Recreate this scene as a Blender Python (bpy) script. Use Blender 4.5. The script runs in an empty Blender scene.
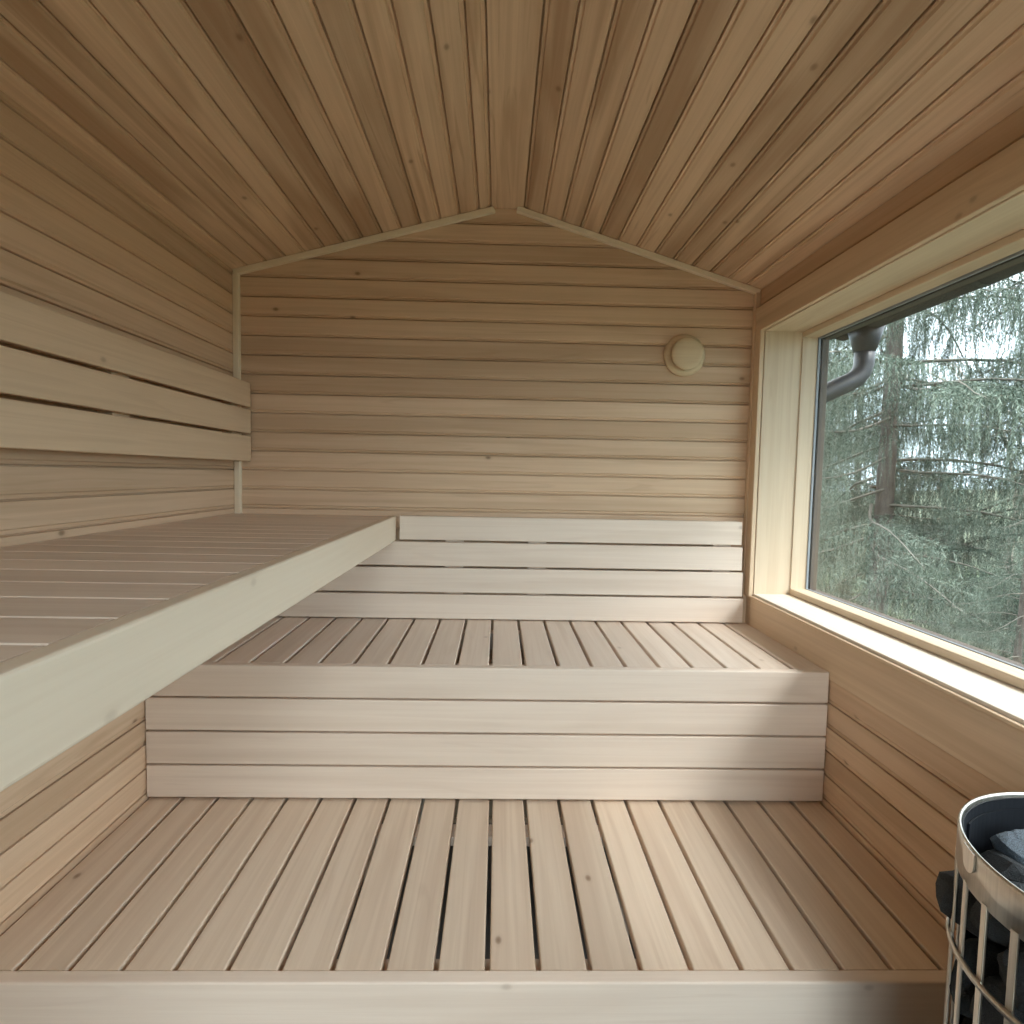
import bpy, math, random
import numpy as np
from mathutils import Vector, Matrix, noise
random.seed(7)
rng = np.random.default_rng(11)
sc = bpy.context.scene
col = sc.collection

# ------------------------------------------------------------------ materials
def new_mat(name):
    m = bpy.data.materials.new(name); m.use_nodes = True
    nt = m.node_tree; b = nt.nodes['Principled BSDF']
    return m, nt, b

def N(nt, t, **kw):
    n = nt.nodes.new(t)
    for k, v in kw.items():
        if k in n.inputs.keys() if isinstance(k, str) else False: n.inputs[k].default_value = v
        else: setattr(n, k, v)
    return n

def ramp(nt, fac, stops, interp='LINEAR'):
    r = nt.nodes.new('ShaderNodeValToRGB'); r.color_ramp.interpolation = interp
    e = r.color_ramp.elements
    while len(e) < len(stops): e.new(.5)
    for el, (p, c) in zip(e, stops):
        el.position = p; el.color = (c, c, c, 1) if isinstance(c, (int, float)) else (*c, 1)
    nt.links.new(fac, r.inputs['Fac'])
    return r.outputs['Color']

def mix(nt, a, b, fac, mode='MIX'):
    m = nt.nodes.new('ShaderNodeMix'); m.data_type = 'RGBA'; m.blend_type = mode
    for i, v in ((6, a), (7, b), (0, fac)):
        if hasattr(v, 'is_output'): nt.links.new(v, m.inputs[i])
        elif isinstance(v, (int, float)): m.inputs[i].default_value = v if i == 0 else (v, v, v, 1)
        else: m.inputs[i].default_value = (*v, 1)
    return m.outputs[2]

def wood(name, base, dark, heart, streak=.5, tone_amt=.25, rough=.5, knots=1.0, grain=.35, bump=.15, spec=.35):
    m, nt, b = new_mat(name); L = nt.links.new
    uv = nt.nodes.new('ShaderNodeUVMap'); uv.uv_map = 'grain'
    at = nt.nodes.new('ShaderNodeAttribute'); at.attribute_name = 'tone'
    def tex(sx, sy, detail=3, rg=.55, dist=0):
        mp = nt.nodes.new('ShaderNodeMapping'); mp.inputs['Scale'].default_value = (sx, sy, 1)
        L(uv.outputs[0], mp.inputs[0])
        n = nt.nodes.new('ShaderNodeTexNoise'); n.noise_dimensions = '2D'
        n.inputs['Scale'].default_value = 1; n.inputs['Detail'].default_value = detail
        n.inputs['Roughness'].default_value = rg; n.inputs['Distortion'].default_value = dist
        L(mp.outputs[0], n.inputs['Vector']); return n.outputs['Fac']
    fibre = tex(7, 420, 3, .6)
    bands = tex(1.3, 60, 3, .5, .7)
    broad = tex(.9, 13, 2, .5, .5)
    stain = tex(1.6, 22, 2, .5, 1.2)
    # annual-ring figure
    c = mix(nt, base, dark, ramp(nt, bands, [(.38, 0.0), (.66, grain)]))
    c = mix(nt, c, dark, ramp(nt, fibre, [(.45, 0.0), (.8, grain * .55)]))
    # heartwood streaks on the darker boards only
    addt = nt.nodes.new('ShaderNodeMath'); addt.operation = 'MULTIPLY_ADD'
    L(at.outputs['Fac'], addt.inputs[0]); addt.inputs[1].default_value = .26; L(broad, addt.inputs[2])
    c = mix(nt, c, heart, ramp(nt, addt.outputs[0], [(.60, 0.0), (.80, streak)]))
    c = mix(nt, c, heart, ramp(nt, stain, [(.66, 0.0), (.74, streak * .6)]))
    # board-to-board tone
    mr = nt.nodes.new('ShaderNodeMapRange'); L(at.outputs['Fac'], mr.inputs[0])
    mr.inputs[3].default_value = 1 + tone_amt * .35; mr.inputs[4].default_value = 1 - tone_amt
    hs = nt.nodes.new('ShaderNodeHueSaturation'); L(c, hs.inputs['Color']); L(mr.outputs[0], hs.inputs['Value'])
    c = hs.outputs[0]
    if knots > 0:
        vo = nt.nodes.new('ShaderNodeTexVoronoi'); vo.voronoi_dimensions = '2D'; vo.inputs['Scale'].default_value = 4.2
        wp = nt.nodes.new('ShaderNodeMapping'); wp.inputs['Scale'].default_value = (.62, 1, 1)
        L(uv.outputs[0], wp.inputs[0]); L(wp.outputs[0], vo.inputs['Vector'])
        sp = nt.nodes.new('ShaderNodeSeparateColor'); L(vo.outputs['Color'], sp.inputs[0])
        k = ramp(nt, vo.outputs['Distance'], [(0.0, 1.0), (.016, .8), (.034, .12), (.06, 0.0)])
        sel = ramp(nt, sp.outputs[0], [(.70, 0.0), (.72, 1.0)])
        k = mix(nt, k, sel, 1.0, 'MULTIPLY')
        sv = nt.nodes.new('ShaderNodeSeparateColor'); L(k, sv.inputs[0])
        mm = nt.nodes.new('ShaderNodeMath'); mm.operation = 'MULTIPLY'; L(sv.outputs[0], mm.inputs[0]); mm.inputs[1].default_value = .75 * knots
        c = mix(nt, c, (.16, .075, .03), mm.outputs[0])
    L(c, b.inputs['Base Color'])
    b.inputs['Specular IOR Level'].default_value = spec
    rr = nt.nodes.new('ShaderNodeMapRange'); L(bands, rr.inputs[0])
    rr.inputs[3].default_value = rough - .06; rr.inputs[4].default_value = rough + .12
    L(rr.outputs[0], b.inputs['Roughness'])
    bp_ = nt.nodes.new('ShaderNodeBump'); bp_.inputs['Strength'].default_value = bump; bp_.inputs['Distance'].default_value = .0008
    L(fibre, bp_.inputs['Height']); L(bp_.outputs[0], b.inputs['Normal'])
    return m

def plain(name, colr, rough=.6, metal=0, spec=.5, nscale=0, namt=.2, bump=0, coord='Object', stretch=(1, 1, 1)):
    m, nt, b = new_mat(name)
    b.inputs['Roughness'].default_value = rough; b.inputs['Metallic'].default_value = metal
    b.inputs['Specular IOR Level'].default_value = spec
    b.inputs['Base Color'].default_value = (*colr, 1)
    if nscale:
        tc = nt.nodes.new('ShaderNodeTexCoord'); mp = nt.nodes.new('ShaderNodeMapping'); mp.inputs['Scale'].default_value = stretch
        n = nt.nodes.new('ShaderNodeTexNoise'); n.inputs['Scale'].default_value = nscale; n.inputs['Detail'].default_value = 5
        nt.links.new(tc.outputs[coord], mp.inputs[0]); nt.links.new(mp.outputs[0], n.inputs['Vector'])
        lo = tuple(max(0, x * (1 - namt)) for x in colr); hi = tuple(min(1, x * (1 + namt)) for x in colr)
        nt.links.new(ramp(nt, n.outputs['Fac'], [(.3, lo), (.7, hi)]), b.inputs['Base Color'])
        if bump:
            bb = nt.nodes.new('ShaderNodeBump'); bb.inputs['Strength'].default_value = bump; bb.inputs['Distance'].default_value = .01
            nt.links.new(n.outputs['Fac'], bb.inputs['Height']); nt.links.new(bb.outputs[0], b.inputs['Normal'])
    return m

M = {}
M['panel'] = wood('panel_wood', (.73, .54, .375), (.58, .40, .25), (.45, .28, .16), .34, .10, .5, 1, .38)
M['ceil'] = wood('ceiling_wood', (.745, .55, .38), (.57, .39, .245), (.41, .245, .135), .6, .14, .5, .8, .42)
M['bench'] = wood('bench_wood', (.82, .705, .60), (.69, .56, .46), (.58, .45, .35), .26, .08, .42, .4, .32)
M['bench_low'] = wood('lower_bench_wood', (.79, .655, .52), (.64, .50, .375), (.54, .39, .28), .32, .16, .45, 1, .38)
M['trimw'] = wood('trim_wood', (.86, .76, .59), (.74, .62, .45), (.62, .48, .33), .2, .1, .5, 0, .3)
M['casing'] = wood('casing_wood', (.745, .575, .40), (.60, .43, .275), (.48, .32, .19), .25, .1, .5, .5, .35)
M['front'] = wood('front_board_wood', (.76, .655, .52), (.68, .56, .43), (.60, .47, .34), .2, .08, .5, .3, .25)
M['reveal'] = wood('reveal_wood', (.70, .575, .425), (.58, .44, .30), (.50, .36, .23), .4, .1, .5, 0, .35)
M['sill'] = wood('sill_wood', (.76, .69, .60), (.68, .59, .48), (.60, .50, .38), .2, .1, .5, 0, .3)
M['vent'] = wood('vent_wood', (.70, .56, .37), (.55, .40, .24), (.50, .35, .2), .25, .1, .5, 0, .4)
M['steel'] = plain('brushed_steel', (.62, .58, .52), .32, 1, .5, 8, .12, 0, 'Object', (30, 30, 1))
M['steel_dark'] = plain('dark_inner_steel', (.007, .009, .013), .55, 0, .35)
M['stone'] = plain('dark_stone', (.020, .023, .026), .75, 0, .5, 30, .6, .6)
M['stone_lit'] = plain('window_lit_stone', (.15, .19, .23), .6, 0, .5, 25, .5, .6)  # lighter, bluer copy of the stone: window light put into the colour
M['core'] = plain('black_core', (.02, .02, .02), .8)
M['gutter'] = plain('gutter_metal', (.030, .032, .040), .42, 0, .4)
M['outer'] = plain('brown_outer_frame', (.085, .058, .042), .5)
M['gasket'] = plain('grey_gasket', (.30, .33, .36), .5)
M['soffit'] = plain('brown_soffit', (.06, .045, .038), .7, 0, .3, 12, .2)
M['floor'] = plain('floor_tile', (.18, .17, .16), .5, 0, .5, 9, .15)
M['bark'] = plain('bark', (.11, .095, .085), .9, 0, .2, 14, .4, .8, 'Object', (1, 1, .3))
M['limb'] = plain('limb_bark', (.15, .14, .12), .9, 0, .2, 9, .3)
M['bare'] = plain('bare_twig', (.42, .38, .32), .9, 0, .2, 9, .25)
M['grass'] = plain('meadow_ground', (.075, .09, .062), .95, 0, .1, 1.3, .5)
M['hill'] = plain('hill_forest', (.17, .21, .17), 1, 0, .1, .25, .4)
def leafmat(name, a, b_):
    m, nt, b = new_mat(name)
    tc = nt.nodes.new('ShaderNodeTexCoord'); n = nt.nodes.new('ShaderNodeTexNoise'); n.inputs['Scale'].default_value = 1.6
    n.inputs['Detail'].default_value = 4
    nt.links.new(tc.outputs['Object'], n.inputs['Vector'])
    nt.links.new(ramp(nt, n.outputs['Fac'], [(.35, a), (.65, b_)]), b.inputs['Base Color'])
    b.inputs['Roughness'].default_value = .6; b.inputs['Specular IOR Level'].default_value = .3
    return m
M['needle'] = leafmat('spruce_needles', (.028, .05, .036), (.15, .19, .15))
M['needle_pale'] = leafmat('pale_needles', (.13, .18, .12), (.22, .27, .18))

def glass_mat():
    m = bpy.data.materials.new('window_glass'); m.use_nodes = True; nt = m.node_tree; nt.nodes.clear()
    o = nt.nodes.new('ShaderNodeOutputMaterial'); t = nt.nodes.new('ShaderNodeBsdfTransparent'); t.inputs[0].default_value = (.93, .96, .95, 1)
    g = nt.nodes.new('ShaderNodeBsdfGlossy'); g.inputs['Roughness'].default_value = 0.0
    f = nt.nodes.new('ShaderNodeFresnel'); ge = nt.nodes.new('ShaderNodeNewGeometry')
    mr = nt.nodes.new('ShaderNodeMapRange'); mr.inputs[3].default_value = 1.45; mr.inputs[4].default_value = 1 / 1.45   # same reflectance at both faces of the pane
    nt.links.new(ge.outputs['Backfacing'], mr.inputs[0]); nt.links.new(mr.outputs[0], f.inputs[0])
    x = nt.nodes.new('ShaderNodeMixShader')
    nt.links.new(f.outputs[0], x.inputs[0]); nt.links.new(t.outputs[0], x.inputs[1]); nt.links.new(g.outputs[0], x.inputs[2])
    nt.links.new(x.outputs[0], o.inputs[0]); return m
M['glass'] = glass_mat()

# ------------------------------------------------------------------ mesh helpers
class MB:
    """collects shapes into one mesh, with a grain UV and a per-face tone"""
    def __init__(s): s.v = []; s.f = []; s.uv = []; s.t = []; s.sm = []
    def prism(s, p0, Ld, length, Wd, Td, prof, tone=None, seed=None, cut0=0.0, cut1=0.0):
        """extrude a closed profile [(w,t)...] along Ld; cut0/cut1 shear the ends (offset along L per metre of w)"""
        p0 = Vector(p0); Ld = Vector(Ld).normalized(); Wd = Vector(Wd).normalized(); Td = Vector(Td).normalized()
        tone = random.random() if tone is None else tone
        ou, ov = (random.uniform(0, 90), random.uniform(0, 90)) if seed is None else seed
        n = len(prof); b = len(s.v)
        flip = Ld.dot(Wd.cross(Td)) < 0
        area = sum(prof[i][0] * prof[(i+1) % n][1] - prof[(i+1) % n][0] * prof[i][1] for i in range(n))
        if area < 0: flip = not flip
        for e in (0, 1):
            for (w, t) in prof:
                l = (cut0 * w) if e == 0 else (length + cut1 * w)
                s.v.append(p0 + Ld * l + Wd * w + Td * t)
        per = 0.0
        for i in range(n):
            j = (i + 1) % n
            d = math.hypot(prof[j][0] - prof[i][0], prof[j][1] - prof[i][1])
            fc = [b + i, b + j, b + n + j, b + n + i]
            uv = [(ou, ov + per), (ou, ov + per + d), (ou + length, ov + per + d), (ou + length, ov + per)]
            # faces run: normal outward when profile is counter-clockwise as seen from -L
            if not flip: fc = fc[::-1]; uv = uv[::-1]; 
            s.f.append(fc if flip else fc); s.uv.append(uv); s.t.append(tone); s.sm.append(False)
            per += d
        c0 = list(range(b, b + n)); c1 = list(range(b + n, b + 2 * n))
        u0 = [(ou + 3 + t, ov + w) for (w, t) in prof]
        if flip: s.f.append(c0); s.uv.append(u0); s.f.append(c1[::-1]); s.uv.append(u0[::-1])
        else: s.f.append(c0[::-1]); s.uv.append(u0[::-1]); s.f.append(c1); s.uv.append(u0)
        s.t += [tone, tone]; s.sm += [False, False]
        return s
    def board(s, lo, hi, axis, r=.003, tone=None, seed=None, seg=3):
        """box with rounded long edges; grain along axis"""
        lo = list(lo); hi = list(hi)
        a = axis; b_, c = [(1, 2), (0, 2), (0, 1)][a]
        ax = [Vector((1, 0, 0)), Vector((0, 1, 0)), Vector((0, 0, 1))]
        w = hi[b_] - lo[b_]; t = hi[c] - lo[c]; r = min(r, w * .45, t * .45)
        prof = rrect(w, t, r, seg)
        return s.prism(lo, ax[a], hi[a] - lo[a], ax[b_], ax[c], prof, tone, seed)
    def lathe(s, prof, center, axis='Z', seg=48, smooth=True, closed=False, tone=.3):
        b = len(s.v); cx, cy, cz = center
        for i in range(seg):
            a = 2 * math.pi * i / seg; ca, sa = math.cos(a), math.sin(a)
            for (r, h) in prof:
                if axis == 'Z': p = (cx + r * ca, cy + r * sa, cz + h)
                else: p = (cx + r * ca, cy - h, cz + r * sa)     # axis -Y
                s.v.append(Vector(p))
        n = len(prof)
        for i in range(seg):
            j = (i + 1) % seg
            for k in range(n if closed else n - 1):
                l = (k + 1) % n
                f = [b + i * n + k, b + j * n + k, b + j * n + l, b + i * n + l]
                if len(set(f)) < 3: continue
                s.f.append(f)
                s.uv.append([(s.v[q][0] * 1.0, s.v[q][2] if axis != 'Z' else s.v[q][1]) for q in f]); s.t.append(tone); s.sm.append(smooth)
        return s
    def tube(s, pts, r, seg=10, tone=.5, radii=None):
        pts = [Vector(p) for p in pts]; b = len(s.v); n = len(pts)
        up = Vector((0, 0, 1)); prev = None
        for i, p in enumerate(pts):
            d = (pts[min(i + 1, n - 1)] - pts[max(i - 1, 0)]).normalized()
            x = d.cross(up if abs(d.z) < .95 else Vector((0, 1, 0))).normalized() if prev is None else (prev - d * prev.dot(d)).normalized()
            prev = x; y = d.cross(x); rr = radii[i] if radii else r
            for k in range(seg):
                a = 2 * math.pi * k / seg; s.v.append(p + x * rr * math.cos(a) + y * rr * math.sin(a))
        for i in range(n - 1):
            for k in range(seg):
                l = (k + 1) % seg
                s.f.append([b + i * seg + k, b + i * seg + l, b + (i + 1) * seg + l, b + (i + 1) * seg + k])
                s.uv.append([(0, 0)] * 4); s.t.append(tone); s.sm.append(True)
        for e in (0, n - 1):
            c = [b + e * seg + k for k in range(seg)]
            s.f.append(c[::-1] if e == 0 else c); s.uv.append([(0, 0)] * seg); s.t.append(tone); s.sm.append(False)
        return s
    def build(s, name, mat, parent=None):
        me = bpy.data.meshes.new(name); me.from_pydata([tuple(v) for v in s.v], [], s.f)
        uvl = me.uv_layers.new(name='grain')
        flat = [c for f in s.uv for q in f for c in q]
        uvl.data.foreach_set('uv', flat)
        at = me.attributes.new('tone', 'FLOAT', 'FACE'); at.data.foreach_set('value', s.t)
        me.polygons.foreach_set('use_smooth', s.sm)
        me.materials.append(mat); me.update()
        o = bpy.data.objects.new(name, me); col.objects.link(o)
        if parent: o.parent = parent
        return o

def rrect(w, t, r, seg=3):
    pts = []
    for (cx, cy, a0) in ((w - r, r, -90), (w - r, t - r, 0), (r, t - r, 90), (r, r, 180)):
        for k in range(seg + 1):
            a = math.radians(a0 + 90 * k / seg); pts.append((cx + r * math.cos(a), cy + r * math.sin(a)))
    return pts

def tag(o, label=None, cat=None, group=None, kind=None):
    if label: o['label'] = label
    if cat: o['category'] = cat
    if group: o['group'] = group
    if kind: o['kind'] = kind
    return o
def empty(name, loc, label, cat, group=None, kind=None):
    o = bpy.data.objects.new(name, None); o.location = loc; o.empty_display_size = .1; col.objects.link(o)
    return tag(o, label, cat, group, kind)
def part(mb, name, mat, root):
    """link as child of a root Empty that sits at its own location (geometry given in world metres)"""
    o = mb.build(name, mat, root)
    o.data.transform(Matrix.Translation(-Vector(root.location))) if root.type == 'EMPTY' else None
    return o

# ------------------------------------------------------------------ dimensions (metres; camera at x=0,y=0)
XL, XR, YB, YF0 = -1.004, .987, 2.279, -.90
P, Z0 = .0725, .455
EL, ER, RZ, RL, RR = 2.144, 2.124, 2.400, -.043, .076
WZ0, WZ1, WY0, WY1 = .963, 1.956, -.45, 2.207         # window opening in the right wall
def ceil_z(x):
    if x < RL: return RZ - (RL - x) * (RZ - EL) / (RL - XL)
    if x > RR: return RZ - (x - RR) * (RZ - ER) / (XR - RR)
    return RZ

# tongue-and-groove profile: t = 0 is the room-side face, negative goes into the wall
def tg(pitch):
    return [(0, -.016), (pitch + .0002, -.016), (pitch + .0002, -.0015), (pitch - .0010, 0),
            (.0165, 0), (.0125, -.0048), (.0056, -.0008), (.0042, -.0022), (.0038, -.0125), (0, -.0125)]

def slab(mb, lo, hi): return mb.board(lo, hi, 1, .0005, .6)

# ------------------------------------------------------------------ the room
# left wall
mb = MB(); z = Z0 - 7 * P
while z < EL + .01:
    z0 = max(z, -.05)
    mb.prism((XL, YF0 - .02, z), (0, 1, 0), YB - YF0 + .03, (0, 0, 1), (1, 0, 0), tg(P)); z += P
mb.board((XL - .12, YF0 - .2, -.2), (XL - .0155, YB + .2, EL + .2), 1, .001, .6)
tag(mb.build('wall_left', M['panel']), 'left wall of horizontal tongue and groove boards beside the upper bench', 'wall', kind='structure')
# back wall (gable)
mb = MB(); z = Z0 - 7 * P
while z < RZ + .02:
    zb = z
    def xs(zz):
        if zz <= min(EL, ER): return XL - .01, XR + .01
        a = RL - (RZ - zz) * (RL - XL) / (RZ - EL) if zz > EL else XL - .01
        b = RR + (RZ - zz) * (XR - RR) / (RZ - ER) if zz > ER else XR + .01
        return max(a, XL - .01), min(b, XR + .01)
    if zb < RZ:
        x0, x1 = xs(zb); mb.prism((x0, YB, zb), (1, 0, 0), x1 - x0, (0, 0, 1), (0, -1, 0), tg(P))
    z += P
mb.board((XL - .12, YB + .0155, -.2), (XR + .2, YB + .14, RZ + .12), 0, .001, .6)
tag(mb.build('wall_back', M['panel']), 'gabled back wall of horizontal boards with the round vent', 'wall', kind='structure')
# right wall with window opening
mb = MB(); z = Z0 - 7 * P; k = 0
while z < ER + .01:
    if z + P < WZ0 - .10 or z > WZ1 + .06:
        mb.prism((XR, YF0 - .02, z), (0, 1, 0), YB - YF0 + .03, (0, 0, 1), (-1, 0, 0), tg(P))
    else:
        mb.prism((XR, YF0 - .02, z), (0, 1, 0), WY0 - .06 - YF0, (0, 0, 1), (-1, 0, 0), tg(P))
    z += P
XO = 1.20
for lo, hi in (((XR + .0155, YF0 - .2, -.3), (XO, YB + .14, WZ0 - .02)), ((XR + .0155, YF0 - .2, WZ1 + .02), (XO, YB + .14, RZ)),
               ((XR + .0155, YF0 - .2, WZ0 - .02), (XO, WY0 - .02, WZ1 + .02)), ((XR + .0155, WY1 + .02, WZ0 - .02), (XO, YB + .14, WZ1 + .02))):
    mb.board(lo, hi, 1, .001, .6)
tag(mb.build('wall_right', M['panel']), 'right wall of horizontal boards around the big window', 'wall', kind='structure')
# front wall behind the camera with an unseen door, glazed and widened to let extra light in
DX0, DX1, DZ1 = -.42, .70, 1.96
mb = MB(); z = Z0 - 7 * P
while z < RZ:
    x0, x1 = (XL, XR) if z <= ER else xs(z)
    if z < DZ1:
        mb.prism((x0, YF0, z), (1, 0, 0), DX0 - x0, (0, 0, 1), (0, 1, 0), tg(P)); mb.prism((DX1, YF0, z), (1, 0, 0), x1 - DX1, (0, 0, 1), (0, 1, 0), tg(P))
    else: mb.prism((x0, YF0, z), (1, 0, 0), x1 - x0, (0, 0, 1), (0, 1, 0), tg(P))
    z += P
for lo, hi in (((XL - .12, YF0 - .12, -.2), (DX0, YF0 - .0155, RZ + .1)), ((DX1, YF0 - .12, -.2), (XR + .2, YF0 - .0155, RZ + .1)), ((DX0, YF0 - .12, DZ1), (DX1, YF0 - .0155, RZ + .1))):
    mb.board(lo, hi, 0, .001, .6)
tag(mb.build('wall_front', M['panel']), 'front wall of horizontal boards around the glass door', 'wall', kind='structure')
d = empty('door_1', ((DX0 + DX1) / 2, YF0 - .05, 0), 'unseen glazed door added in the front wall to let light in', 'door', kind='structure')
mb = MB()
for lo, hi, a in (((DX0, YF0 - .09, 0), (DX0 + .06, YF0 - .02, DZ1), 2), ((DX1 - .06, YF0 - .09, 0), (DX1, YF0 - .02, DZ1), 2),
                  ((DX0 + .06, YF0 - .09, DZ1 - .06), (DX1 - .06, YF0 - .02, DZ1), 0), ((DX0 + .06, YF0 - .09, 0), (DX1 - .06, YF0 - .02, .05), 0)):
    mb.board(lo, hi, a, .003)
part(mb, 'door_frame', M['casing'], d)
mb = MB().board((DX0 + .06, YF0 - .06, .05), (DX1 - .06, YF0 - .052, DZ1 - .06), 2, .001)
part(mb, 'glass_pane', M['glass'], d)
# ceiling
def ceiling():
    mb = MB()
    # ridge board
    mb.prism((RL, YF0 - .02, RZ), (0, 1, 0), YB - YF0 + .03, (1, 0, 0), (0, 0, -1), [(0, -.02), (RR - RL, -.02), (RR - RL, 0), (0, 0)], .25)
    for (ax, az, bx, bz, offs) in ((RL, RZ, XL, EL, -.028), (RR, RZ, XR, ER, 0.0)):
        dv = Vector((bx - ax, 0, bz - az)); ln = dv.length; dv.normalize()
        nrm = Vector((dv.z, 0, -dv.x)); 
        if nrm.z > 0: nrm = -nrm
        pit = .0741; s = offs
        first = True
        while s < ln + .01:
            s0 = max(s, 0); w = s + pit - s0
            if w > .012:
                mb.prism(Vector((ax, YF0 - .02, az)) + dv * s0, (0, 1, 0), YB - YF0 + .03, dv, nrm, tg(w))
            s += pit
        c = Vector((ax, YF0 - .2, az)) - nrm * .0155 - dv * .03
        mb.prism(c, (0, 1, 0), YB - YF0 + .4, dv, -nrm, [(0, 0), (ln + .4, 0), (ln + .4, .10), (0, .10)], .6)
    mb.board((RL - .03, YF0 - .2, RZ + .016), (RR + .03, YB + .2, RZ + .12), 1, .001, .6)
    return mb.build('ceiling', M['ceil'])
tag(ceiling(), 'sloped board ceiling meeting at a flat ridge board', 'ceiling', kind='structure')
mb = MB(); mb.board((XL - .12, YF0 - .2, -.12), (XR + .2, YB + .14, 0), 1, .001)
tag(mb.build('floor', M['floor']), 'dark tiled floor beneath the benches', 'floor', kind='structure')
# trims in the back corners
tw = .022
mb = MB().board((XL + .0005, YB - tw, 0.0), (XL + tw, YB - .0005, EL - .012), 2, .002, .1)
tag(mb.build('trim_1', M['trimw']), 'pale vertical corner strip between left wall and back wall', 'trim', kind='structure')
mb = MB().board((XR - tw * .9, YB - tw, 0.0), (XR - .0005, YB - .0005, ER - .012), 2, .002, .5)
tag(mb.build('trim_2', M['casing']), 'vertical corner strip between back wall and window wall', 'trim', kind='structure')
for i, (ax, az, bx, bz, cut, nm, lb) in enumerate(((RL + .004, RZ, XL, EL, .25, 'trim_3', 'pale sloped strip under the left half of the ceiling'), (RR - .022, RZ + .005, XR, ER, .25, 'trim_4', 'pale sloped strip under the right half of the ceiling'))):
    dv = Vector((bx - ax, 0, bz - az)); ln = dv.length; dv.normalize(); nrm = Vector((dv.z, 0, -dv.x))
    if nrm.z > 0: nrm = -nrm
    mb = MB().prism(Vector((ax, YB - tw, az)) + nrm * .0005, dv, ln - .001, nrm, (0, 1, 0), rrect(tw * .92, tw - .001, .002), .1, cut0=-.25 if i == 0 else .1)
    tag(mb.build(nm, M['trimw']), lb, 'trim', kind='structure')

# ------------------------------------------------------------------ window
w = empty('window_1', (XR, (WY0 + WY1) / 2, WZ0), 'large square-edged picture window in the right wall looking onto spruces', 'window', kind='structure')
ct = .017
mb = MB()
x0, x1 = XR - ct, XR - .0003
mb.board((XR - .005, WY0 - .06, Z0 + 5 * P + .001), (x1, YB - tw - .001, WZ0 - .016), 1, .002, .45)
mb.board((XR - .012, WY0 - .06, WZ0 - .016), (x1, YB - tw - .001, WZ0 - .008), 1, .002, .2)      # lower casing
mb.board((x0, WY0 - .06, WZ1 + .003), (x1, YB - tw - .001, Z0 + 22 * P + .001), 1, .003, .6)
mb.board((x0, WY1 + .002, WZ0 - .010), (x1, YB - tw - .001, WZ1 + .003), 2, .003, .4)
mb.board((x0, WY0 - .06, WZ0 - .010), (x1, WY0 - .001, WZ1 + .003), 2, .003, .4)
part(mb, 'casing', M['casing'], w)
X1, X2 = 1.128, 1.186
mb = MB()
mb.board((XR + .001, WY0 - .015, WZ0 - .018), (X1 + .06, WY1 + .015, WZ0), 1, .002, .1)
part(mb, 'window_sill', M['sill'], w)
mb = MB()
mb.board((XR + .001, WY0 - .015, WZ1), (X1 + .06, WY1 + .015, WZ1 + .018), 1, .002, .2)
mb.board((XR + .001, WY1, WZ0), (X1 + .06, WY1 + .018, WZ1), 2, .002, .15)
mb.board((XR + .001, WY0 - .018, WZ0), (X1 + .06, WY0, WZ1), 2, .002, .3)
part(mb, 'window_reveal', M['reveal'], w)
fz0, fz1, fy1, fy0 = WZ0 + .023, WZ1 - .021, WY1 - .004, WY0 + .022
mb = MB()
mb.board((X1, WY0, WZ0 + .0005), (X2, WY1 - .0005, fz0), 1, .003, .3)
mb.board((X1, WY0, fz1), (X2, WY1 - .0005, WZ1 - .0005), 1, .003, .3)
mb.board((X1, fy1 - .001, fz0 - .001), (X2, WY1 - .0005, fz1 + .001), 2, .001, .3)
mb.board((X1, WY0, fz0), (X2, fy0, fz1), 2, .003, .3)
part(mb, 'window_frame', M['reveal'], w)
g = .006
mb = MB()
for lo, hi, a in (((X2, WY0, fz0 - .01), (X2 + .008, WY1, fz0 + g * .4), 1), ((X2, WY0, fz1 - g), (X2 + .008, WY1, fz1 + .01), 1), ((X2, fy1 - g * .8, fz0), (X2 + .008, WY1, fz1), 2), ((X2, WY0, fz0), (X2 + .008, fy0 + g, fz1), 2)):
    mb.board(lo, hi, a, .001)
part(mb, 'gasket', M['gasket'], w)
mb = MB()
for lo, hi, a in (((X2 + .022, WY0 - .02, WZ0 - .03), (X2 + .052, WY1 + .03, fz0 - .004), 1), ((X2 + .022, WY0 - .02, fz1 - .004), (X2 + .052, WY1 + .03, WZ1 + .03), 1),
                  ((X2 + .016, fy1 - .001, fz0 - .01), (X2 + .043, WY1 + .03, fz1 + .01), 2), ((X2 + .016, WY0 - .02, fz0 - .01), (X2 + .052, fy0 + .006, fz1 + .01), 2)):
    mb.board(lo, hi, a, .002)
part(mb, 'outer_frame', M['outer'], w)
mb = MB().board((X2 + .008, WY0 + .001, fz0 - .009), (X2 + .014, WY1 - .001, fz1 + .009), 1, .0005)
part(mb, 'glass_pane', M['glass'], w)

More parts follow.
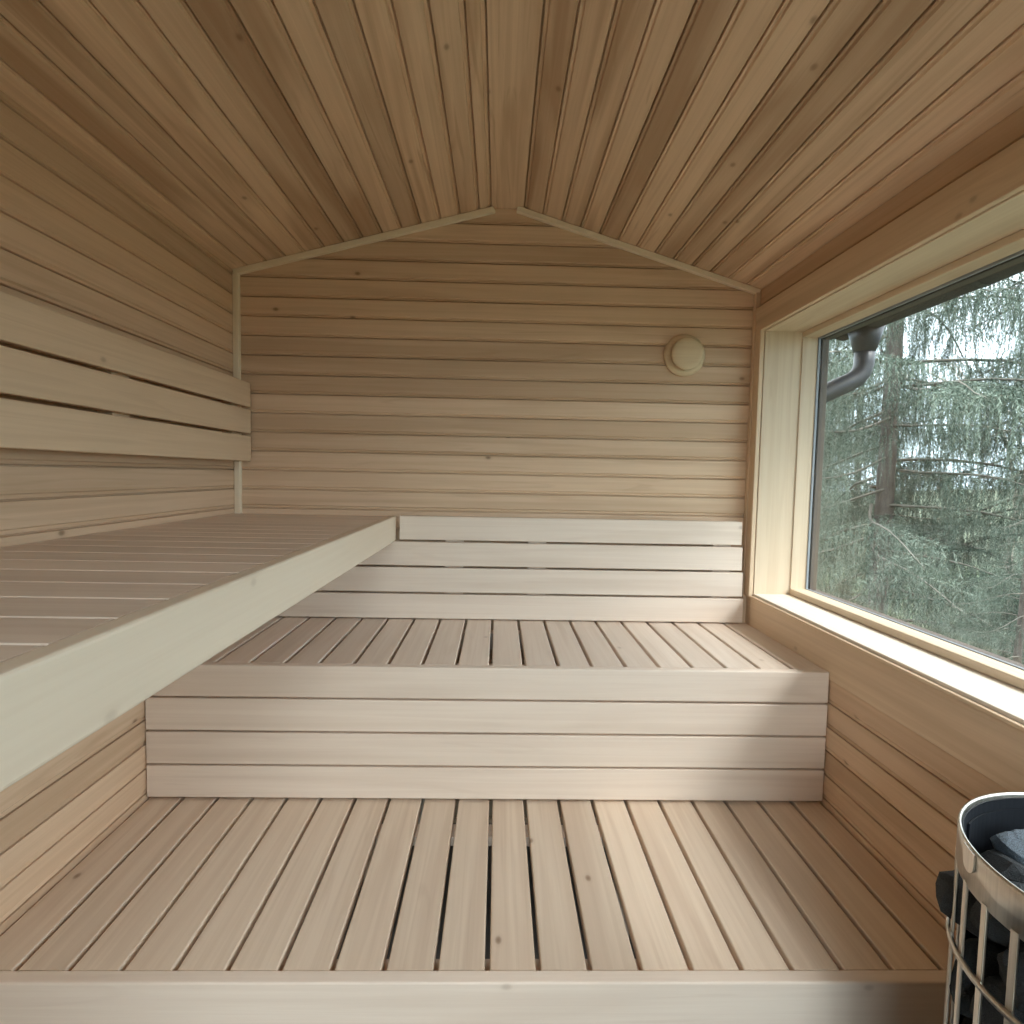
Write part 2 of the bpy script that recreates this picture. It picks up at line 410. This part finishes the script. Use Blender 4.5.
# ------------------------------------------------------------------ benches
GAP = .010; TH = .028
lb = empty('lower_bench', (0, 1.36, 0), 'lowest wide wooden bench of front-to-back boards, nearest the heater', 'bench')
x = -.904
edges = [XL + .004] + [x + .1 * k for k in range(19)] + [XR - .005]
tones = [.45, .5, .3, .35, .4, .45, .55, .5, .7, .75, .6, .85, .9, .1, .25, .3, .5, .45, .35, .4]
for i in range(20):
    mb = MB().board((edges[i] + (GAP / 2 if i else 0), 1.0825, .44 - TH), (edges[i + 1] - (GAP / 2 if i < 19 else 0), 1.74, .44), 1, .0035, tones[i])
    part(mb, 'bench_board', M['bench_low'], lb)
part(MB().board((XL + .002, 1.052, .345), (XR - .002, 1.082, .4405), 0, .004, .2), 'front_board', M['bench'], lb)
for (a, b_) in ((1.0825, 1.142), (1.545, 1.605)):
    part(MB().board((XL + .002, a, .385), (XR - .002, b_, .44 - TH - .0005), 0, .002, .3), 'crossbeam', M['bench'], lb)
for lx in (XL + .03, -.35, .35, XR - .07):
    part(MB().board((lx, 1.0825, .0), (lx + .04, 1.14, .3845), 2, .002, .3), 'leg', M['bench'], lb)
    part(MB().board((lx, 1.555, .0), (lx + .04, 1.60, .3845), 2, .002, .3), 'leg', M['bench'], lb)

mbn = empty('middle_bench', (0, 1.95, .0), 'middle wooden bench with slatted riser, below the back wall backrest', 'bench')
edges = [XL + .004] + [-.913 + .1 * k for k in range(19)] + [XR - .0055]
for i in range(20):
    mb = MB().board((edges[i] + (GAP / 2 if i else 0), 1.6975, .84 - TH), (edges[i + 1] - (GAP / 2 if i < 19 else 0), 2.25, .84), 1, .0035)
    part(mb, 'bench_board', M['bench'], mbn)
part(MB().board((XL + .002, 1.667, .7475), (XR - .0055, 1.697, .8405), 0, .004, .35), 'front_board', M['bench'], mbn)
for k, (a, b_) in enumerate(((.4475, .5415), (.5475, .6415), (.6475, .7415))):
    part(MB().board((XL + .004, 1.669, a), (XR - .004, 1.693, b_), 0, .003, (.1, .3, .15)[k]), 'riser_slat', M['bench'], mbn)
for a, b_ in ((1.76, 1.80), (2.15, 2.20)):
    part(MB().board((XL + .002, a, .75), (XR - .002, b_, .84 - TH - .0005), 0, .002, .3), 'crossbeam', M['bench'], mbn)
for lx in (XL + .03, -.30, .30, XR - .07):
    part(MB().board((lx, 1.6935, .4405), (lx + .04, 1.7385, .8115), 2, .002, .3), 'leg', M['bench'], mbn)
    part(MB().board((lx, 2.205, .0), (lx + .04, 2.245, .8115), 2, .002, .3), 'leg', M['bench'], mbn)

ub = empty('upper_bench', (-.7, .8, 1.15), 'highest wooden bench running along the left wall with deep pale front board', 'bench')
y = 2.246; ys = []
while y > -.75: ys.append(y); y -= .1
ys = ys[::-1]
for i in range(len(ys) - 1):
    mb = MB().board((XL + .004, ys[i] + .0022, 1.235 - TH), (-.4165, ys[i + 1] - .0022, 1.2345), 0, .002)
    part(mb, 'bench_board', M['bench'], ub)
part(MB().board((-.4155, -.75, 1.141), (-.3865, 2.247, 1.2355), 1, .005, .3), 'front_board', M['front'], ub)
for a in (XL + .003, -.46):
    part(MB().board((a, -.74, 1.145), (a + .04, 2.24, 1.235 - TH - .0005), 1, .002, .3), 'ledger', M['bench'], ub)

bk = empty('backrest', (XL, .7, 1.43), 'three-slat wooden backrest on the left wall above the upper bench', 'backrest')
for a, b_ in ((1.6355, 1.7265), (1.5365, 1.6255), (1.4325, 1.5265)):
    part(MB().board((-.965, -.6, a), (-.941, 2.262, b_), 1, .003, random.uniform(.1, .4)), 'backrest_slat', M['casing'], bk)
for yy in (-.3, .75, 1.50, 2.16):
    part(MB().board((XL + .0005, yy, 1.45), (-.9655, yy + .07, 1.70), 2, .002), 'batten', M['casing'], bk)
bk2 = empty('backrest', (.1, YB, .85), 'four-slat wooden backrest standing behind the middle bench on the back wall', 'backrest')
for k, (a, b_) in enumerate(((.8445, .939), (.9465, 1.041), (1.0485, 1.1395), (1.1475, 1.238))):
    part(MB().board((XL + .03 if k < 3 else -.370, 2.2255, a), (.957 - .0055 * (k), 2.2505, b_), 0, .003, (.15, .5, .35, .25)[k]), 'backrest_slat', M['bench'], bk2)
for xx in (-.75, -.2, .12, .84):
    part(MB().board((xx, 2.251, .86), (xx + .07, YB - .0005, 1.225 if xx > -.5 else 1.13), 2, .002), 'batten', M['bench'], bk2)

# ------------------------------------------------------------------ vent
v = empty('air_vent', (.706, YB, 1.872), 'round turned wooden air vent valve on the back wall near the window', 'vent')
mb = MB().lathe([(.030, .0), (.079, .0), (.080, .008), (.077, .014), (.070, .018), (.050, .019), (.046, .010), (.030, .010)], (.706, YB, 1.872), 'Y', 64)
part(mb, 'vent_ring', M['vent'], v)
mb = MB().lathe([(.0005, .012), (.022, .012), (.024, .034), (.058, .036), (.0615, .041), (.0605, .047), (.055, .051), (.040, .0525), (.018, .0545), (.0005, .055)], (.706, YB, 1.872), 'Y', 64)
part(mb, 'vent_cap', M['vent'], v)

# ------------------------------------------------------------------ heater
HX, HY, HR, HZ = .770, .632, .184, .950
h = empty('sauna_heater', (HX, HY, 0), 'round stainless steel cage heater filled with dark stones by the right wall', 'heater')
# rim: rolled top edge
mb = MB().lathe([(HR, .898), (HR + .0005, .9485), (HR - .0005, .951), (HR - .003, .951), (HR - .004, .9485), (HR - .003, .898)], (HX, HY, 0), 'Z', 128, closed=True)
part(mb, 'rim_band', M['steel'], h)
# inner lining: full collar behind the band, plus an added dark sheet on the wall side
def arc_sheet(r0, r1, z0, z1, a0, a1, n):
    mb = MB()
    for k in range(n + 1):
        a = math.radians(a0 + (a1 - a0) * k / n)
        for (r_, z_) in ((r0, z0), (r0, z1), (r1, z1), (r1, z0)): mb.v.append(Vector((HX + r_ * math.cos(a), HY + r_ * math.sin(a), z_)))
    F = []
    for k in range(n):
        for q in range(4):
            l = (q + 1) % 4; F.append([4 * k + q, 4 * (k + 1) + q, 4 * (k + 1) + l, 4 * k + l])
    F += [[0, 1, 2, 3], [4 * n + 3, 4 * n + 2, 4 * n + 1, 4 * n]]
    for f in F: mb.f.append(f); mb.uv.append([(0, 0)] * 4); mb.t.append(.5); mb.sm.append(False)
    return mb
part(arc_sheet(HR - .0065, HR - .0045, .899, .945, 0, 360, 96), 'inner_liner', M['steel_dark'], h)
part(arc_sheet(HR - .0095, HR - .0075, .50, .93, -75, 128, 60), 'dark_backing', M['steel_dark'], h)  # added sheet, keeps the far side of the cage dark behind the stones
NB = 28
for i in range(NB):
    a = math.radians(160.5 + i * 360 / NB)
    c = Vector((HX + (HR - .0025) * math.cos(a), HY + (HR - .0025) * math.sin(a), 0)); t = Vector((-math.sin(a), math.cos(a), 0)); n_ = Vector((math.cos(a), math.sin(a), 0))
    mb = MB().prism(c - t * .0045 + Vector((0, 0, .06)), (0, 0, 1), .842, t, n_, rrect(.009, .0035, .001, 2), .3)
    part(mb, 'cage_bar', M['steel'], h)
for zz in (.15, .37, .59, .805):
    part(MB().lathe([(HR + .0012, zz - .004), (HR + .0055, zz - .004), (HR + .0055, zz + .004), (HR + .0012, zz + .004)], (HX, HY, 0), 'Z', 96, closed=True), 'cage_ring', M['steel'], h)
# rounded hook tab on the rim
def tab():
    mb = MB(); a0 = math.radians(163); prof = []
    hw, z0, z1 = .013, .932, .949
    pts = [(hw, z1), (-hw, z1)] + [(-hw * math.cos(t_), z0 - hw * .9 * math.sin(t_)) for t_ in np.linspace(0, math.pi, 10)]
    for rr in (HR + .0008, HR + .0028):
        for (s_, z_) in pts:
            a = a0 + s_ / HR; mb.v.append(Vector((HX + rr * math.cos(a), HY + rr * math.sin(a), z_)))
    n = len(pts)
    mb.f.append(list(range(n))[::-1]); mb.f.append(list(range(n, 2 * n)))
    for i in range(n): j = (i + 1) % n; mb.f.append([i, j, n + j, n + i])
    for f in mb.f: mb.uv.append([(0, 0)] * len(f)); mb.t.append(.5); mb.sm.append(False)
    return mb
part(tab(), 'rim_tab', M['steel'], h)
part(MB().lathe([(.001, 0.0), (.19, 0.0), (.19, .05), (.185, .06), (.001, .06)], (HX, HY, 0), 'Z', 64), 'base', M['steel'], h)
part(MB().lathe([(.001, .06), (.075, .06), (.075, .80), (.001, .80)], (HX, HY, 0), 'Z', 48), 'heating_core', M['core'], h)
part(MB().lathe([(.001, .06), (HR - .012, .06), (HR - .012, .46), (.001, .46)], (HX, HY, 0), 'Z', 48), 'inner_drum', M['core'], h)

# stones: one rough rock mesh each, copied in a loop
def rock(seed, mat, flat=1.0):
    import bmesh
    bm = bmesh.new(); bmesh.ops.create_icosphere(bm, subdivisions=3, radius=1.0)
    r = random.Random(seed); planes = []
    for _ in range(11):
        n_ = Vector((r.gauss(0, 1), r.gauss(0, 1), r.gauss(0, 1))).normalized(); planes.append((n_, r.uniform(.58, .9)))
    for vv in bm.verts:
        p = vv.co.normalized(); s_ = 1.0
        for n_, d_ in planes:
            q = p.dot(n_)
            if q > .05: s_ = min(s_, d_ / q)
        s_ *= 1 + .05 * noise.noise(p * 3 + Vector((seed, 0, 0))) + .03 * noise.noise(p * 9 + Vector((seed, 3, 0)))
        vv.co = p * s_
    me = bpy.data.meshes.new('heater_stone'); bm.to_mesh(me); bm.free(); me.materials.append(mat); return me
rocks = [rock(s_, M['stone']) for s_ in range(7)]
rr = random.Random(5)
LBL = 'dark grey rough stone packed inside the steel heater cage'
def stone(p, sx, sy, sz, rot, me, label=LBL, group='stones packed in the heater cage'):
    o = bpy.data.objects.new('heater_stone', me); o.location = p; o.scale = (sx, sy, sz); o.rotation_euler = rot; col.objects.link(o)
    o['label'] = label; o['category'] = 'stone'
    if group: o['group'] = group
    return o
for L_ in range(7):
    zz = .508 + L_ * .062
    n_ = 11
    for i in range(n_):
        a = 2 * math.pi * (i + .5 * (L_ % 2)) / n_ + rr.uniform(-.06, .06)
        if L_ in (3, 4, 5) and 128 < math.degrees(a) % 360 < 156: continue
        stone((HX + .128 * math.cos(a), HY + .128 * math.sin(a), zz + rr.uniform(-.006, .006)), rr.uniform(.048, .056), rr.uniform(.042, .05), rr.uniform(.037, .043), (rr.uniform(-.4, .4), rr.uniform(-.4, .4), a), rr.choice(rocks))
for L_ in range(2):
    for i in range(4):
        a = 2 * math.pi * (i + .4 * L_) / 4 + .5
        stone((HX + .048 * math.cos(a), HY + .048 * math.sin(a), .838 + L_ * .05), .042, .04, .034, (rr.uniform(-.5, .5), rr.uniform(-.5, .5), a), rr.choice(rocks))
stone((.716, .752, .905), .030, .034, .030, (.3, .1, .4), rock(21, M['stone_lit']), 'stone coloured lighter blue-grey to imitate window light, just inside the rim', None)
def bulge(r_, a_, z_, *k): stone((HX + r_ * math.cos(math.radians(a_)), HY + r_ * math.sin(math.radians(a_)), z_), *k)
bulge(.153, 143, .846, .050, .034, .058, (.1, .2, math.radians(141)), rock(31, M['stone']), 'large dark stone bulging out through the left side of the cage, just below the rim', None)
bulge(.143, 143, .742, .048, .034, .054, (.3, -.1, math.radians(141)), rock(33, M['stone']), 'dark stone bulging out of the cage below the larger bulging one', None)

# ------------------------------------------------------------------ outside: roof edge and gutter
mb = MB().board((XO + .001, YF0 - .3, 2.16), (1.56, YB + .5, 2.19), 1, .002)
mb.board((1.52, YF0 - .3, 2.06), (1.545, YB + .5, 2.16), 1, .002)
tag(mb.build('roof_eave', M['soffit']), 'dark brown roof eave above the window outside', 'eave', kind='structure')
gt = empty('gutter', (1.60, 1.0, 2.07), 'dark grey metal rain gutter with swan-neck downpipe outside the window', 'gutter')
prof = []
GX, GZ, GR = 1.61, 2.125, .062
outer = [(GX + GR * math.cos(a), GZ + GR * math.sin(a)) for a in np.linspace(math.pi, 2 * math.pi, 17)]
inner = [(GX + (GR - .004) * math.cos(a), GZ + (GR - .004) * math.sin(a)) for a in np.linspace(2 * math.pi, math.pi, 17)]
mb = MB().prism((0, YF0 - .3, 0), (0, 1, 0), YB + .5 - YF0 + .3, (1, 0, 0), (0, 0, 1), outer + inner)
for i in range(len(mb.sm) - 2): mb.sm[i] = True
part(mb, 'gutter_channel', M['gutter'], gt)
for yy in (0.2, .8, 1.4, 1.95):
    part(MB().prism((0, yy, 0), (0, 1, 0), .025, (1, 0, 0), (0, 0, 1), [(GX + (GR + .003) * math.cos(a), GZ + (GR + .003) * math.sin(a)) for a in np.linspace(math.pi, 2 * math.pi, 13)] + [(GX + (GR + .0005) * math.cos(a), GZ + (GR + .0005) * math.sin(a)) for a in np.linspace(2 * math.pi, math.pi, 13)]), 'gutter_bracket', M['gutter'], gt)
OY = 2.60
mb = MB().tube([(GX, OY, 2.085), (GX, OY, 2.03), (GX, OY, 1.975)], .05, 20, radii=[.075, .06, .044])
part(mb, 'gutter_outlet', M['gutter'], gt)
pts = [(GX, OY, 2.0), (GX, OY, 1.92), (GX - .010, OY, 1.885), (GX - .032, OY, 1.857), (GX - .065, OY, 1.838), (1.42, OY, 1.78), (1.36, OY, 1.755), (1.32, OY, 1.72), (1.295, OY, 1.67), (1.285, OY, 1.60), (1.285, OY, .9), (1.285, OY, -.9)]
part(MB().tube(pts, .041, 20), 'downpipe', M['gutter'], gt)

# ------------------------------------------------------------------ outside: ground and trees
GZ0 = -1.0
def terrain(name, mat, x0, x1, y0, y1, n, zf, label, cat):
    vs = []; fs = []
    for i in range(n + 1):
        for j in range(n + 1):
            X = x0 + (x1 - x0) * i / n; Y = y0 + (y1 - y0) * j / n; vs.append((X, Y, zf(X, Y)))
    for i in range(n):
        for j in range(n):
            a = i * (n + 1) + j; fs.append((a, a + n + 1, a + n + 2, a + 1))
    me = bpy.data.meshes.new(name); me.from_pydata(vs, [], fs); me.materials.append(mat)
    me.polygons.foreach_set('use_smooth', [True] * len(fs))
    o = bpy.data.objects.new(name, me); col.objects.link(o); return tag(o, label, cat, kind='structure')
def gz(X, Y): 
    d_ = math.hypot(X - 1, Y - 1)
    return GZ0 + .12 * noise.noise(Vector((X * .35, Y * .35, 0))) * min(1, d_ / 3) + .0009 * max(0, d_ - 12) ** 2 * (1 if X > 0 else 0) * .5
terrain('ground', M['grass'], -40, 60, -40, 60, 80, gz, 'mossy green ground outside below the trees', 'ground')

def tris_mesh(name, V, F, mat):
    me = bpy.data.meshes.new(name)
    me.vertices.add(len(V)); me.vertices.foreach_set('co', V.astype(np.float32).ravel())
    me.loops.add(F.size); me.loops.foreach_set('vertex_index', F.astype(np.int32).ravel())
    me.polygons.add(len(F)); me.polygons.foreach_set('loop_start', np.arange(0, F.size, 3, dtype=np.int32))
    me.polygons.foreach_set('loop_total', np.full(len(F), 3, dtype=np.int32))
    me.materials.append(mat); me.update(calc_edges=True); me.validate(); return me

def make_spruce(seed, H, base_clear, Lmax, hang=1.0, ntw=34, nneed=50, whorl=.40, shape=.34):
    r = np.random.default_rng(seed)
    limbs = []; needP = []; needD = []; needS = []
    trunk = [(0, 0, -.3)] + [(.05 * math.sin(z_ * .4 + seed), .05 * math.cos(z_ * .33), z_) for z_ in np.linspace(.3, H, 14)]
    bm_ = MB(); z = base_clear
    while z < H - .3:
        L0 = min(Lmax, (H - z) * shape + .3)
        k = int(r.integers(4, 7)); a0 = r.uniform(0, 6.28)
        for i in range(k):
            a = a0 + i * 2 * math.pi / k + r.uniform(-.3, .3); L = L0 * r.uniform(.7, 1.08)
            zz = z + r.uniform(-.1, .1)
            t = np.linspace(0, 1, 9)
            droop = -.34 * L * t ** 1.3 + .16 * L * t ** 3 + .04 * L * np.sin(t * 6 + a)
            side = .07 * L * np.sin(t * 3.0 + i) 
            px = L * t * math.cos(a) - side * math.sin(a); py = L * t * math.sin(a) + side * math.cos(a); pz = zz + droop
            bm_.tube(list(zip(px, py, pz)), .01, 4, radii=[.015 * (1 - q * .85) * (L / 2.5 + .3) for q in t])
            nt_ = max(4, int(ntw * L / Lmax))
            # side branchlets with twigs hanging from them
            for q in r.uniform(.14, 1.0, nt_):
                bx = np.interp(q, t, px); by = np.interp(q, t, py); bz = np.interp(q, t, pz)
                sgn = r.choice([-1, 1]); sa = a + sgn * r.uniform(.5, 1.1); sl = L * .30 * (1.15 - q) + r.uniform(.05, .22)
                for s_ in np.linspace(0.05, 1, max(2, int(sl / .085))):
                    ox = bx + math.cos(sa) * sl * s_; oy = by + math.sin(sa) * sl * s_; oz = bz - .25 * sl * s_ ** 1.5
                    hl = hang * r.uniform(.15, .65) * (1.1 - .4 * s_)
                    m_ = max(6, int(nneed * hl / .45))
                    u = np.linspace(0, 1, m_)
                    sw = r.normal(0, .05, 2)
                    cx = ox + sw[0] * u + math.cos(sa) * .08 * u * (1 - u); cy = oy + sw[1] * u + math.sin(sa) * .08 * u * (1 - u); cz = oz - hl * u
                    C = np.c_[cx, cy, cz]
                    th = r.uniform(0, 2 * math.pi, m_)
                    D = np.c_[np.cos(th), np.sin(th), -r.uniform(.8, 2.4, m_)]; D /= np.linalg.norm(D, axis=1)[:, None]
                    needP.append(C); needD.append(D); needS.append((.020 + .018 * r.random(m_)) * (1.15 - .6 * u))
                # branchlet itself
                m_ = max(8, int(sl / .016)); u = np.linspace(0, 1, m_)
                C = np.c_[bx + math.cos(sa) * sl * u, by + math.sin(sa) * sl * u, bz - .25 * sl * u ** 1.5]
                th = r.uniform(0, 2 * math.pi, m_); D = np.c_[np.cos(th), np.sin(th), r.uniform(-.8, .4, m_)]
                needP.append(C); needD.append(D / np.linalg.norm(D, axis=1)[:, None]); needS.append(np.full(m_, .03))
        z += whorl * r.uniform(.8, 1.2)
    Pn = np.vstack(needP); Dn = np.vstack(needD); Sn = np.concatenate(needS)[:, None]
    W = np.cross(Dn, r.normal(0, 1, Dn.shape)); W /= np.linalg.norm(W, axis=1)[:, None] + 1e-9
    A = Pn - W * Sn * .13; B = Pn + W * Sn * .13; C = Pn + Dn * Sn * 1.25
    V = np.stack([A, B, C], 1).reshape(-1, 3); F = np.arange(len(V)).reshape(-1, 3)
    tr = MB().tube(trunk, .1, 10, radii=[.095 * (1 - max(0, p[2]) / H) ** .8 + .015 for p in trunk])
    return tr, bm_, tris_mesh('needles', V, F, M['needle'])

def plant(proto, loc, rot, scale, label, group='spruces outside the window'):
    root = proto[0].copy(); col.objects.link(root); root.location = loc; root.rotation_euler = (0, 0, rot); root.scale = (scale,) * 3
    tag(root, label, 'tree', group)
    for ch in proto[1]:
        c = ch.copy(); col.objects.link(c); c.parent = root
    return root
def proto(seed, *a, **k):
    tr, br, need = make_spruce(seed, *a, **k)
    root = bpy.data.objects.new('spruce_tree', None)
    kids = []
    for nm, b_, mt in (('trunk', tr, M['bark']), ('branches', br, M['limb'])):
        o = b_.build(nm, mt); col.objects.unlink(o); kids.append(o)
    o = bpy.data.objects.new('needles', need); kids.append(o)
    return root, kids
pA = proto(1, 11.0, .9, 2.5)
pB = proto(2, 8.0, .5, 1.9, ntw=28)
pts_ = [
    (pA, (4.35, 6.5), .3, 1.0, 'tall spruce with drooping twigs, its trunk nearest the window centre'),
    (pB, (5.9, 6.2), 1.3, 1.0, 'shorter bushy spruce at the right edge of the window view'),
    (pB, (3.6, 3.9), 2.2, .34, 'young small spruce growing low in front of the others'),
    (pB, (5.3, 11.5), 2.0, 1.25, 'spruce standing behind the tall one, seen through its branches'),
    (pB, (9.5, 4.2), .9, 1.0, 'spruce standing apart on the right, away from the trunk-lined group'),
    (pB, (10.5, -.5), 2.9, 1.05, 'spruce on the far right of the meadow, beside the window wall'),
    (pA, (10.5, 17.0), 4.2, 1.0, 'far spruce at the back right beyond the others'),
    (pA, (7.4, 16.0), 3.2, 1.1, 'far spruce at the back behind the tall one'),
]
for pr, (X, Y), rot, s_, lab in pts_:
    plant(pr, (X, Y, gz(X, Y) - .05), rot, s_, lab)
for pr in (pA, pB):
    for k_ in pr[1]: bpy.data.objects.remove(k_)
    bpy.data.objects.remove(pr[0])

# bare deciduous tree
def bare_tree(seed, H):
    r = random.Random(seed); mb = MB(); tw_ = MB()
    def grow(p, d_, L, rad, depth):
        n = 5; pts = [p]; q = p.copy(); dd = d_.copy()
        for i in range(n):
            dd = (dd + Vector((r.gauss(0, .10), r.gauss(0, .10), r.gauss(.03, .05)))).normalized(); q = q + dd * L / n; pts.append(q.copy())
        (mb if depth < 1 else tw_).tube(pts, rad, 6 if depth < 2 else 4, radii=[rad * (1 - .6 * i / n) for i in range(n + 1)])
        if depth < 4:
            for _ in range(6 if depth == 0 else 4):
                t = r.uniform(.3, 1); j = min(n, int(t * n)); base = pts[j]
                nd = (dd + Vector((r.gauss(0, .7), r.gauss(0, .7), r.gauss(.1, .3)))).normalized()
                grow(base, nd, L * r.uniform(.45, .65), rad * .45, depth + 1)
    grow(Vector((0, 0, -.2)), Vector((0, 0, 1)), H, .07, 0)
    return mb, tw_
X, Y = 6.9, 7.6
root = empty('bare_tree', (X, Y, gz(X, Y)), 'leafless pale grey tree between the spruces at the right of the window', 'tree')
a_, b_ = bare_tree(4, 4.2)
a_.build('trunk', M['bare'], root); b_.build('twigs', M['bare'], root)

# undergrowth: low tufts, far too many to count
def undergrowth():
    r = np.random.default_rng(9); n = 60000
    X = r.uniform(2.2, 13, n); Y = r.uniform(0, 16, n)
    P0 = np.c_[X, Y, [gz(a, b) for a, b in zip(X, Y)]]
    th = r.uniform(0, 6.28, n); hgt = r.uniform(.06, .38, n)
    T = P0 + np.c_[np.cos(th) * hgt * .5, np.sin(th) * hgt * .5, hgt]
    Wv = np.c_[-np.sin(th), np.cos(th), np.zeros(n)] * .012
    V = np.stack([P0 - Wv, P0 + Wv, T], 1).reshape(-1, 3)
    me = tris_mesh('undergrowth', V, np.arange(len(V)).reshape(-1, 3), M['needle_pale'])
    o = bpy.data.objects.new('undergrowth', me); col.objects.link(o)
    tag(o, 'pale green low undergrowth covering the ground outside', 'undergrowth', kind='stuff')
undergrowth()

# ------------------------------------------------------------------ light
wd = bpy.data.worlds.new('overcast'); sc.world = wd; wd.use_nodes = True; nt = wd.node_tree
bg = nt.nodes['Background']; tc = nt.nodes.new('ShaderNodeTexCoord'); sx = nt.nodes.new('ShaderNodeSeparateXYZ')
nt.links.new(tc.outputs['Generated'], sx.inputs[0])
cr = ramp(nt, sx.outputs[2], [(0.0, (.46, .56, .62)), (.15, (.55, .66, .74)), (.5, (.88, .91, .97)), (1.0, (1.0, 1.0, 1.03))])
nt.links.new(cr, bg.inputs[0]); bg.inputs[1].default_value = 1.0
sl = bpy.data.lights.new('bright_cloud_sun', 'SUN'); sl.energy = 1.25; sl.angle = math.radians(38); sl.color = (1.0, .96, .95)
so = bpy.data.objects.new('bright_cloud_sun', sl); so.rotation_euler = Vector((-1.0, .85, -1.9)).to_track_quat('-Z', 'Y').to_euler(); so.location = (6, -3, 9); col.objects.link(so)
def portal(name, loc, rot, sx_, sy_):
    l = bpy.data.lights.new(name, 'AREA'); l.shape = 'RECTANGLE'; l.size = sx_; l.size_y = sy_; l.cycles.is_portal = True
    o = bpy.data.objects.new(name, l); o.location = loc; o.rotation_euler = rot; col.objects.link(o)
al = bpy.data.lights.new('bench_fill_light', 'AREA'); al.shape = 'DISK'; al.size = .7; al.energy = 6.5; al.color = (.93, .96, 1.0)  # unseen fill light, added beyond the door to brighten the bench fronts
ao = bpy.data.objects.new('bench_fill_light', al); ao.location = (.05, -2.0, 2.15); ao.rotation_euler = Vector((0, .75, -.5)).to_track_quat('-Z', 'Y').to_euler(); col.objects.link(ao)
portal('window_daylight', (1.26, (WY0 + WY1) / 2, (WZ0 + WZ1) / 2), (0, math.radians(90), 0), WZ1 - WZ0 + .06, WY1 - WY0 + .1)
portal('door_daylight', ((DX0 + DX1) / 2, YF0 - .14, DZ1 / 2), (math.radians(90), 0, 0), DX1 - DX0, DZ1)

# ------------------------------------------------------------------ camera
cam = bpy.data.cameras.new('camera'); cam.sensor_width = 36; cam.lens = 586.76 / 1024 * 36; cam.clip_start = .02; cam.clip_end = 300
co = bpy.data.objects.new('camera', cam); col.objects.link(co)
rx, ry, rz = -.0629, -.0245, -.02
R = Matrix.Rotation(ry, 3, 'Z') @ Matrix.Rotation(rx, 3, 'X') @ Matrix.Rotation(rz, 3, 'Y')
right, fwd, up = R.col[0], R.col[1], R.col[2]
mw = Matrix(((right.x, up.x, -fwd.x, 0), (right.y, up.y, -fwd.y, 0), (right.z, up.z, -fwd.z, 1.4), (0, 0, 0, 1)))
co.matrix_world = mw
sc.camera = co
vs = sc.view_settings; vs.view_transform = 'Standard'; vs.look = 'None'; vs.gamma = 1; vs.use_curve_mapping = False
vs.exposure = 2.7
cy = sc.cycles; cy.use_denoising = True; cy.max_bounces = 14; cy.diffuse_bounces = 10; cy.transparent_max_bounces = 12; cy.glossy_bounces = 4
cy.caustics_reflective = False; cy.caustics_refractive = False
